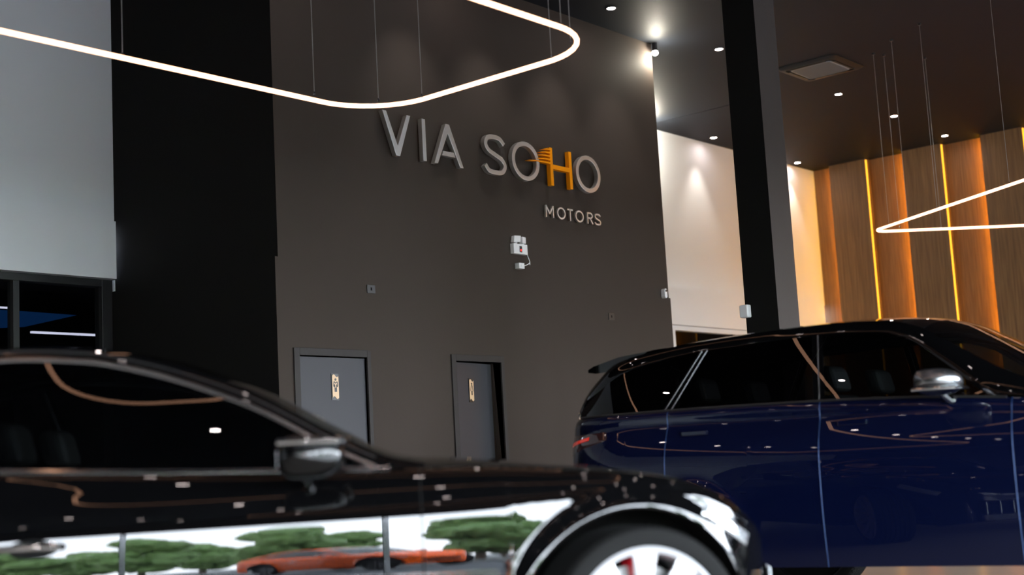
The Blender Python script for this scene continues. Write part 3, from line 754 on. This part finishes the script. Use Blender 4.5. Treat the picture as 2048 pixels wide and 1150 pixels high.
        q = MB(); q.lathe([(.08, -.03), (r1*.78, -.03), (r1*.78, 0), (.08, 0)], 48); q.build('brake_disc', M['disc'], tyre, smooth=True)
        q = MB(); rows = []
        for i in range(9):
            t = math.radians(74+i*3); rows.append([((r1*.52)*math.cos(t), -.055, (r1*.52)*math.sin(t)), ((r1*.86)*math.cos(t), -.055, (r1*.86)*math.sin(t)), ((r1*.86)*math.cos(t), .02, (r1*.86)*math.sin(t)), ((r1*.52)*math.cos(t), .02, (r1*.52)*math.sin(t))])
        q.grid(rows, True); q.add(rows[0], [(0, 1, 2, 3)]); q.add(rows[-1], [(0, 1, 2, 3)]); q.build('brake_caliper', M['red'], tyre)
        q = MB(); q.lathe([(0, wd-.04), (r1*.95, wd-.04)], 32); q.build('inner_shield', M['matblack'], tyre)
        return tyre
    proto = wheel(); first = True
    def cp(o, parent):
        k = o.copy(); COL.objects.link(k); k.parent = parent
        for ch in list(o.children): cp(ch, k)
        return k
    for wc in c.axles:
        for side in (-1, 1):
            wh = proto if first else cp(proto, root)
            wh.parent = root; first = False
            wh.name = 'wheel' if 0 else wh.name
            steer = c.steer if wc == max(c.axles) else 0.0
            wh.location = (wc, side*(c.W-.155), c.wr); wh.rotation_euler = (0, 0, steer+(0 if side < 0 else math.pi))
    # mirrors
    mx, my, mz = c.mirror
    for side in (-1, 1):
        q = MB(); rows = []
        L_, Wd, Hh = c.msize
        for i in range(13):
            u = i/12; lat = -1+2*u; sc2 = math.sqrt(max(0.0, 1-abs(lat)**3.2))
            row = []
            for k in range(20):
                t = 2*math.pi*k/20; cx2 = math.cos(t); sz2 = math.sin(t)
                px_ = (abs(cx2)**.75)*(1 if cx2 > 0 else -.45); pz_ = (abs(sz2)**.8)*(1 if sz2 > 0 else -1)
                row.append((mx+px_*L_*sc2-.02*lat*0, side*(my+lat*Wd), mz+pz_*Hh*max(sc2, .05)+.012*lat))
            rows.append(row)
        q.grid(rows, True); mo = q.build('wing_mirror', c.mirrmat, root, smooth=True)
        q = MB(); q.tube([(mx+.01, side*(my-Wd*.8), mz-Hh*.7), (mx+.03, side*(my-Wd-.04), mz-Hh-.02), (mx+.05, side*(c.belt(mx)[0]-.03), mz-Hh-.035)], [.02, .022, .03], 10); q.build('mirror_stalk', c.stalkmat, mo, smooth=True)
        if c.mstrip:
            q = MB(); q.tube(catmull([(mx-L_*.4, side*(my+Wd*.9), mz-Hh*c.mstrip), (mx+L_*.5, side*(my+Wd*.98), mz-Hh*c.mstrip), (mx+L_*1.02, side*(my+Wd*.3), mz-Hh*c.mstrip), (mx+L_*.95, side*(my-Wd*.9), mz-Hh*c.mstrip)], 6), .011, 8); q.build('mirror_trim', M['chrome'], mo, smooth=True)
        q = MB(); q.box(mx-L_*.46, mx-L_*.44, side*my-Wd*.4, side*my+Wd*.4, mz-Hh*.4, mz+Hh*.4); q.build('mirror_glass', M['darkrim'], mo)
    # lamps as raised patches of the skin
    def skin(nm, pts_fn, mt, off=.004 , nu=16, nv=8):
        for side in (-1, 1):
            q = MB(); rows = []
            for i in range(nu+1):
                row = []
                for j in range(nv+1):
                    s, z = pts_fn(i/nu, j/nv); off = .007 if nm == 'tail_light_bar' else .004; y = c.side(s, z)+off*(1.0 if 0 < i < nu and 0 < j < nv else -.6); row.append((s+(off if s > 0 else -off)*.8, side*y, z))
                rows.append(row)
            q.grid(rows); q.build(nm, mt, root, smooth=True, ang=70)
    for nm, fn, mt in c.lamps: skin(nm, fn, mt)
    def nose(y): t = max(0.0, 1-(abs(y)/c.W)**c.pf)**(1/c.pf); return c.sa+(c.s1-c.sa)*t
    zt_ = c.zsh(c.s1)-.06; zb_ = c.sillz+.14
    q = MB(); q.grid([[(nose(y)+.012, y, zb_+(zt_-zb_)*j/4) for y in [-.40+.8*i/20 for i in range(21)]] for j in range(5)]); gr_ = q.build('grille', M['matblack'], root)
    for k in range(9):
        y = -.36+.09*k; q = MB(); q.tube([(nose(y)+.02, y, zb_+.01), (nose(y)+.02, y, zt_-.01)], .006, 6); q.build('grille_bar', M['satin'], gr_)
    # cabin
    fl = c.sillz+.06
    q = MB(); q.box(c.g0+.25, c.tip-.1, -c.W+.22, c.W-.22, fl, fl+.03); q.build('cabin_floor', M['matblack'], root)
    q = MB(); zt = c.zb(c.tip)-.03; q.box(c.tip-.28, c.tip+.25, -c.yb(c.tip)+.08, c.yb(c.tip)-.08, zt-.22, zt); db = q.build('dashboard', M['black'], root, bevel=.03)
    q = MB(); q.tube([(c.tip-.36+.07*math.sin(t*math.pi/12), -.38+.18*math.cos(t*math.pi/12) if 0 else .38+.18*math.cos(t*math.pi/12), zt-.03+.17*math.sin(t*math.pi/12)) for t in range(24)], .015, 8, True); q.build('steering_wheel', M['black'], db, smooth=True)
    for sx in c.seats:
        for sy in (-.38, .38):
            q = MB(); q.box(sx-.02, sx+.50, sy-.25, sy+.25, c.seatz-.16, c.seatz); st = q.build('seat', M['leather'], root, bevel=.05, segs=3)
            q = MB(); a = .24
            def tfs(v, sx=sx, sy=sy): return Vector((sx+v.x-v.z*a, sy+v.y, c.seatz+v.z))
            q.box(-.08, .06, -.24, .24, -.05, .54, tf=tfs); q.build('seat_back', M['leather'], st, bevel=.05, segs=3)
            q = MB(); q.box(-.06, .05, -.13, .13, .56, .72, tf=tfs); q.build('headrest', M['leather'], st, bevel=.04, segs=3)
    return root

LN = 'pane'
BSPEC = dict(W=.95, sa=-.30, s1=.64, pf=2.3, sb=-3.5, s0=-4.10, pr=2.6, axles=(0.0, -2.95), ra=.44, wz=.375, wr=.372, fl=.075, fa=.02,
    zmax=.62, k1=.19, zk=.845, k2=3.6, bs=.16,
    zsh=[(-4.1, .86), (-3.4, .95), (-2.2, .935), (-.8, .925), (-.3, .905), (0, .885), (.25, .83), (.42, .75), (.64, .60)],
    zb=[(-4.1, .98), (-3.6, 1.06), (-2.9, 1.085), (-2.17, 1.05), (-1.5, 1.015), (-.87, .993), (-.5, .985), (-.24, .965), (-.03, .945), (.14, .915), (.31, .865), (.42, .81), (.52, .735), (.64, .62)],
    yb=[(-4.1, .80), (-2.5, .80), (-1.0, .80), (0, .76), (.7, .72)],
    zc=[(-4.1, 1.0), (-3.6, 1.09), (-.95, 1.05), (-.62, 1.035), (-.43, 1.015), (-.24, .99), (-.05, .968), (.14, .932), (.31, .877), (.42, .822), (.52, .75), (.64, .63)],
    sill=[(-4.1, .34), (-3.7, .24), (-2, .22), (.3, .22), (.7, .30)], sillz=.22,
    zw=[(-3.35, 1.10), (-3.1, 1.22), (-2.7, 1.38), (-2.35, 1.445), (-2.2, 1.457), (-1.945, 1.440), (-1.684, 1.379), (-1.51, 1.317), (-1.336, 1.242), (-1.197, 1.165), (-1.09, 1.10), (-.987, 1.045), (-.86, .993), (-.7, .98)],
    zr=[(-3.9, 1.06), (-3.4, 1.22), (-3.0, 1.38), (-2.6, 1.475), (-2.2, 1.505), (-1.945, 1.492), (-1.684, 1.435), (-1.51, 1.375), (-1.336, 1.302), (-1.197, 1.222), (-1.09, 1.158), (-.987, 1.105), (-.86, 1.04), (-.7, 1.0)],
    zcen=[(-3.9, 1.08), (-3.4, 1.28), (-3.0, 1.43), (-2.6, 1.515), (-2.24, 1.535), (-2.0, 1.525), (-1.8, 1.498), (-1.65, 1.465), (-1.48, 1.405), (-1.35, 1.345), (-1.2, 1.268), (-1.1, 1.208), (-.99, 1.143), (-.92, 1.10), (-.81, 1.055), (-.7, 1.035)],
    g0=-3.85, g1=-.72, glass0=-3.3, tip=-.90, rf=-1.75, rrr=-2.9, t1=.34, t2=.18, slant=0,
    doors=[(-2.20, -.745, 'door')], seammat=M['matblack'], hz=.79, flush=False, beltmat=M['chrome'], lipmat=M['blackpaint'], paint=M['blackpaint'], roofmat=M['blackpaint'], pillarmat=M['blackpaint'], trimtop=True, brights=[(-2.285, -2.39)],
    panes=[('privacy', (-3.3, -3.05), (-2.32, -2.42)), ('pillar', (-2.32, -2.42), (-2.25, -2.36)), ('clear', (-2.25, -2.36), (-.90, -.90))],
    spokes=10, sw=(.026, .048), rimmat=M['rim'], steer=math.radians(14), mirror=(-1.15, 1.05, 1.04), msize=(.155, .12, .075), mirrmat=M['blackpaint'], stalkmat=M['blackpaint'], mstrip=-.72,
    lamps=[('headlamp', lambda u, v: (.26+.20*u+.02*v, .79-.13*u+.04*(v-.5)), M['lens']), ('taillight', lambda u, v: (-4.05+.3*u, .80+.10*v), M['redlens'])],
    seats=(-2.1, -2.95), seatz=.52)
black = Car(**BSPEC)
build_car(black, 'black_car', (-3.553, 4.655), math.radians(45.7), 'glossy black car in the foreground at left, silver multi spoke wheel', 'car')

suv = Car(W=1.0, sa=2.1, s1=3.0, pf=2.6, sb=-1.25, s0=-1.95, pr=3.0, axles=(2.05, -.87), ra=.425, wz=.39, wr=.40, fl=.07, fa=.012,
    zmax=.72, k1=.16, zk=.95, k2=.9, bs=.5,
    zsh=[(-1.95, 1.12), (-1.2, 1.17), (0, 1.15), (1.1, 1.12), (2.1, 1.03), (2.6, .93), (3.0, .80)],
    zb=[(-1.95, 1.24), (-1.7, 1.285), (-1.2, 1.285), (0, 1.27), (.55, 1.25), (1.07, 1.212), (1.6, 1.17), (2.2, 1.10), (2.6, 1.0), (3.0, .84)],
    yb=[(-1.95, .86), (-1.2, .89), (1.0, .90), (3.0, .84)],
    zc=[(-1.95, 1.26), (-1.7, 1.30), (1.5, 1.21), (2.2, 1.15), (2.6, 1.06), (3.0, .86)],
    sill=[(-1.95, .50), (-1.5, .40), (-.4, .33), (1.5, .33), (2.6, .36), (3.0, .45)], sillz=.33,
    zw=[(-1.80, 1.29), (-1.6, 1.42), (-1.4, 1.54), (-1.2, 1.595), (-.8, 1.645), (0, 1.665), (.35, 1.645), (.5, 1.60), (.75, 1.42), (1.02, 1.216), (1.3, 1.19)],
    zr=[(-1.92, 1.26), (-1.8, 1.36), (-1.6, 1.52), (-1.45, 1.625), (-1.2, 1.675), (-.8, 1.712), (0, 1.732), (.35, 1.715), (.55, 1.665), (.75, 1.55), (1.02, 1.385), (1.3, 1.255), (1.5, 1.18)],
    zcen=[(-1.92, 1.28), (-1.8, 1.40), (-1.6, 1.58), (-1.46, 1.69), (-1.15, 1.73), (-.88, 1.755), (-.54, 1.772), (-.14, 1.782), (.31, 1.765), (.54, 1.742), (.67, 1.70), (.8, 1.63), (1.0, 1.515), (1.25, 1.375), (1.5, 1.25), (1.7, 1.18)],
    g0=-1.90, g1=1.66, glass0=-1.72, tip=1.02, rf=.60, rrr=-1.47, t1=.30, t2=.12, slant=0,
    doors=[(-1.0, .01, 'rear_door'), (.01, 1.10, 'front_door')], seammat=mat('door_edge_blue', (.008, .03, .10), .4, metal=.4), hz=1.135, flush=True, beltmat=M['black'], lipmat=M['black'], paint=M['bluepaint'], roofmat=M['blackpaint'], pillarmat=M['blackpaint'], trimtop=False, brights=[(-1.03, -.80), (-.985, -.765), (.005, -.03)],  # lighter blue on the shut lines paints in the door edge highlight
    panes=[('privacy', (-1.70, -1.50), (-1.05, -.82)), ('pillar', (-1.05, -.82), (-.98, -.76)), ('privacy', (-.98, -.76), (-.03, -.07)), ('pillar', (-.03, -.07), (.04, 0.0)), ('clear', (.04, 0.0), (1.02, 1.02))],
    spokes=10, sw=(.02, .035), rimmat=M['darkrim'], steer=0, mirror=(.74, 1.12, 1.315), msize=(.165, .13, .07), mirrmat=M['satin'], stalkmat=M['chrome'], mstrip=.55,
    lamps=[('headlamp', lambda u, v: (2.55+.30*u, .78+.12*v), M['lens']), ('taillight', lambda u, v: (-1.93+.50*u, 1.02+.105*u+(.165-.10*u)*v), M['darklens']), ('tail_light_bar', lambda u, v: (-1.91+.34*u, 1.085+.05*u+.028*v), M['redlens']), ('tail_light_bar', lambda u, v: (-1.915+.05*u, 1.03+.06*v), M['redlens'])],
    seats=(.05, -.85), seatz=.78)
sroot = build_car(suv, 'blue_sport_utility_vehicle', (-3.982, 8.198), math.radians(5), 'dark blue SUV with black roof and glass behind the black car', 'car')
# spoiler
q = MB()
rows = []
for i in range(21):
    y = -.62+1.24*i/20; dz = -.035*abs(y/.62)**3
    rows.append([(-1.28, y, 1.735+dz*1.2), (-1.50, y, 1.712+dz), (-1.70, y, 1.668+dz), (-1.745, y, 1.648+dz), (-1.745, y, 1.628+dz), (-1.68, y, 1.618+dz), (-1.45, y, 1.63+dz)])
q.grid(rows); q.add(rows[0], [tuple(range(7))]); q.add(rows[-1], [tuple(range(7))]); q.build('roof_spoiler', M['blackpaint'], sroot, smooth=True, ang=40)

# ------------------------------------------------------------------ outside the shop front (mirrored in the black car)
b = MB(); b.box(XG+.3, 60, -60, 60, -.25, -.05); struct(b.build('ground', M['asphalt']))
b = MB(); b.box(13.5, 60, -60, 60, -.05, .05); struct(b.build('ground', M['lawn']))
import bmesh
def blob(c_, r, seed):
    rnd = random.Random(seed); bm = bmesh.new(); bmesh.ops.create_icosphere(bm, subdivisions=3, radius=r)
    for v in bm.verts:
        d = v.co.normalized(); k = 1+.16*math.sin(d.x*7+seed)*math.sin(d.y*6+seed*2)+.12*rnd.uniform(-1, 1)
        v.co = v.co*k; v.co.z *= .8; v.co += Vector(c_)
    vs = [v.co.copy() for v in bm.verts]; fs = [tuple(v.index for v in f.verts) for f in bm.faces]; bm.free(); return vs, fs
def make_tree(seed, h):
    e = empty('street_tree'); q = MB(); q.tube([(0, 0, 0), (.03, .02, h*.3), (0, .05, h*.6)], [.13, .10, .05], 8); q.build('trunk', M['bark'], e, smooth=True)
    q = MB(); rnd = random.Random(seed)
    for k in range(20):
        a = rnd.uniform(0, 6.28); v_ = k/19; d = rnd.uniform(.3, 1.1)*h*.26*math.sin(math.pi*(.15+.7*v_)); q.add(*blob((d*math.cos(a), d*math.sin(a), h*(.2+.68*v_)), h*.15*rnd.uniform(.7, 1.15), seed*10+k))
    q.build('crown', M['leaf'], e); return e
protos = [make_tree(3, 4.0), make_tree(8, 4.5)]
k = 0
for i in range(20):
    y = -40+i*3.0; x = 16.0 if i % 2 else 20.4
    e = protos[i] if i < 2 else copy_tree(protos[i % 2])
    e.location = (x, y, .05); e.rotation_euler = (0, 0, i*1.3)
    tag(e, '%s leafy street tree along the pavement outside, mirrored in the black car' % ORD[i], 'tree', 'street trees outside')
ocar = Car(**{**BSPEC, 'paint': M['orangepaint'], 'roofmat': M['orangepaint'], 'lipmat': M['black'], 'steer': 0, 'trimtop': False, 'brights': [], 'beltmat': M['black'], 'mirrmat': M['orangepaint'], 'rimmat': M['darkrim']})
build_car(ocar, 'orange_car', (9.8, -9.0), math.radians(95), 'orange car parked outside the shop front, mirrored in the black car', 'car')
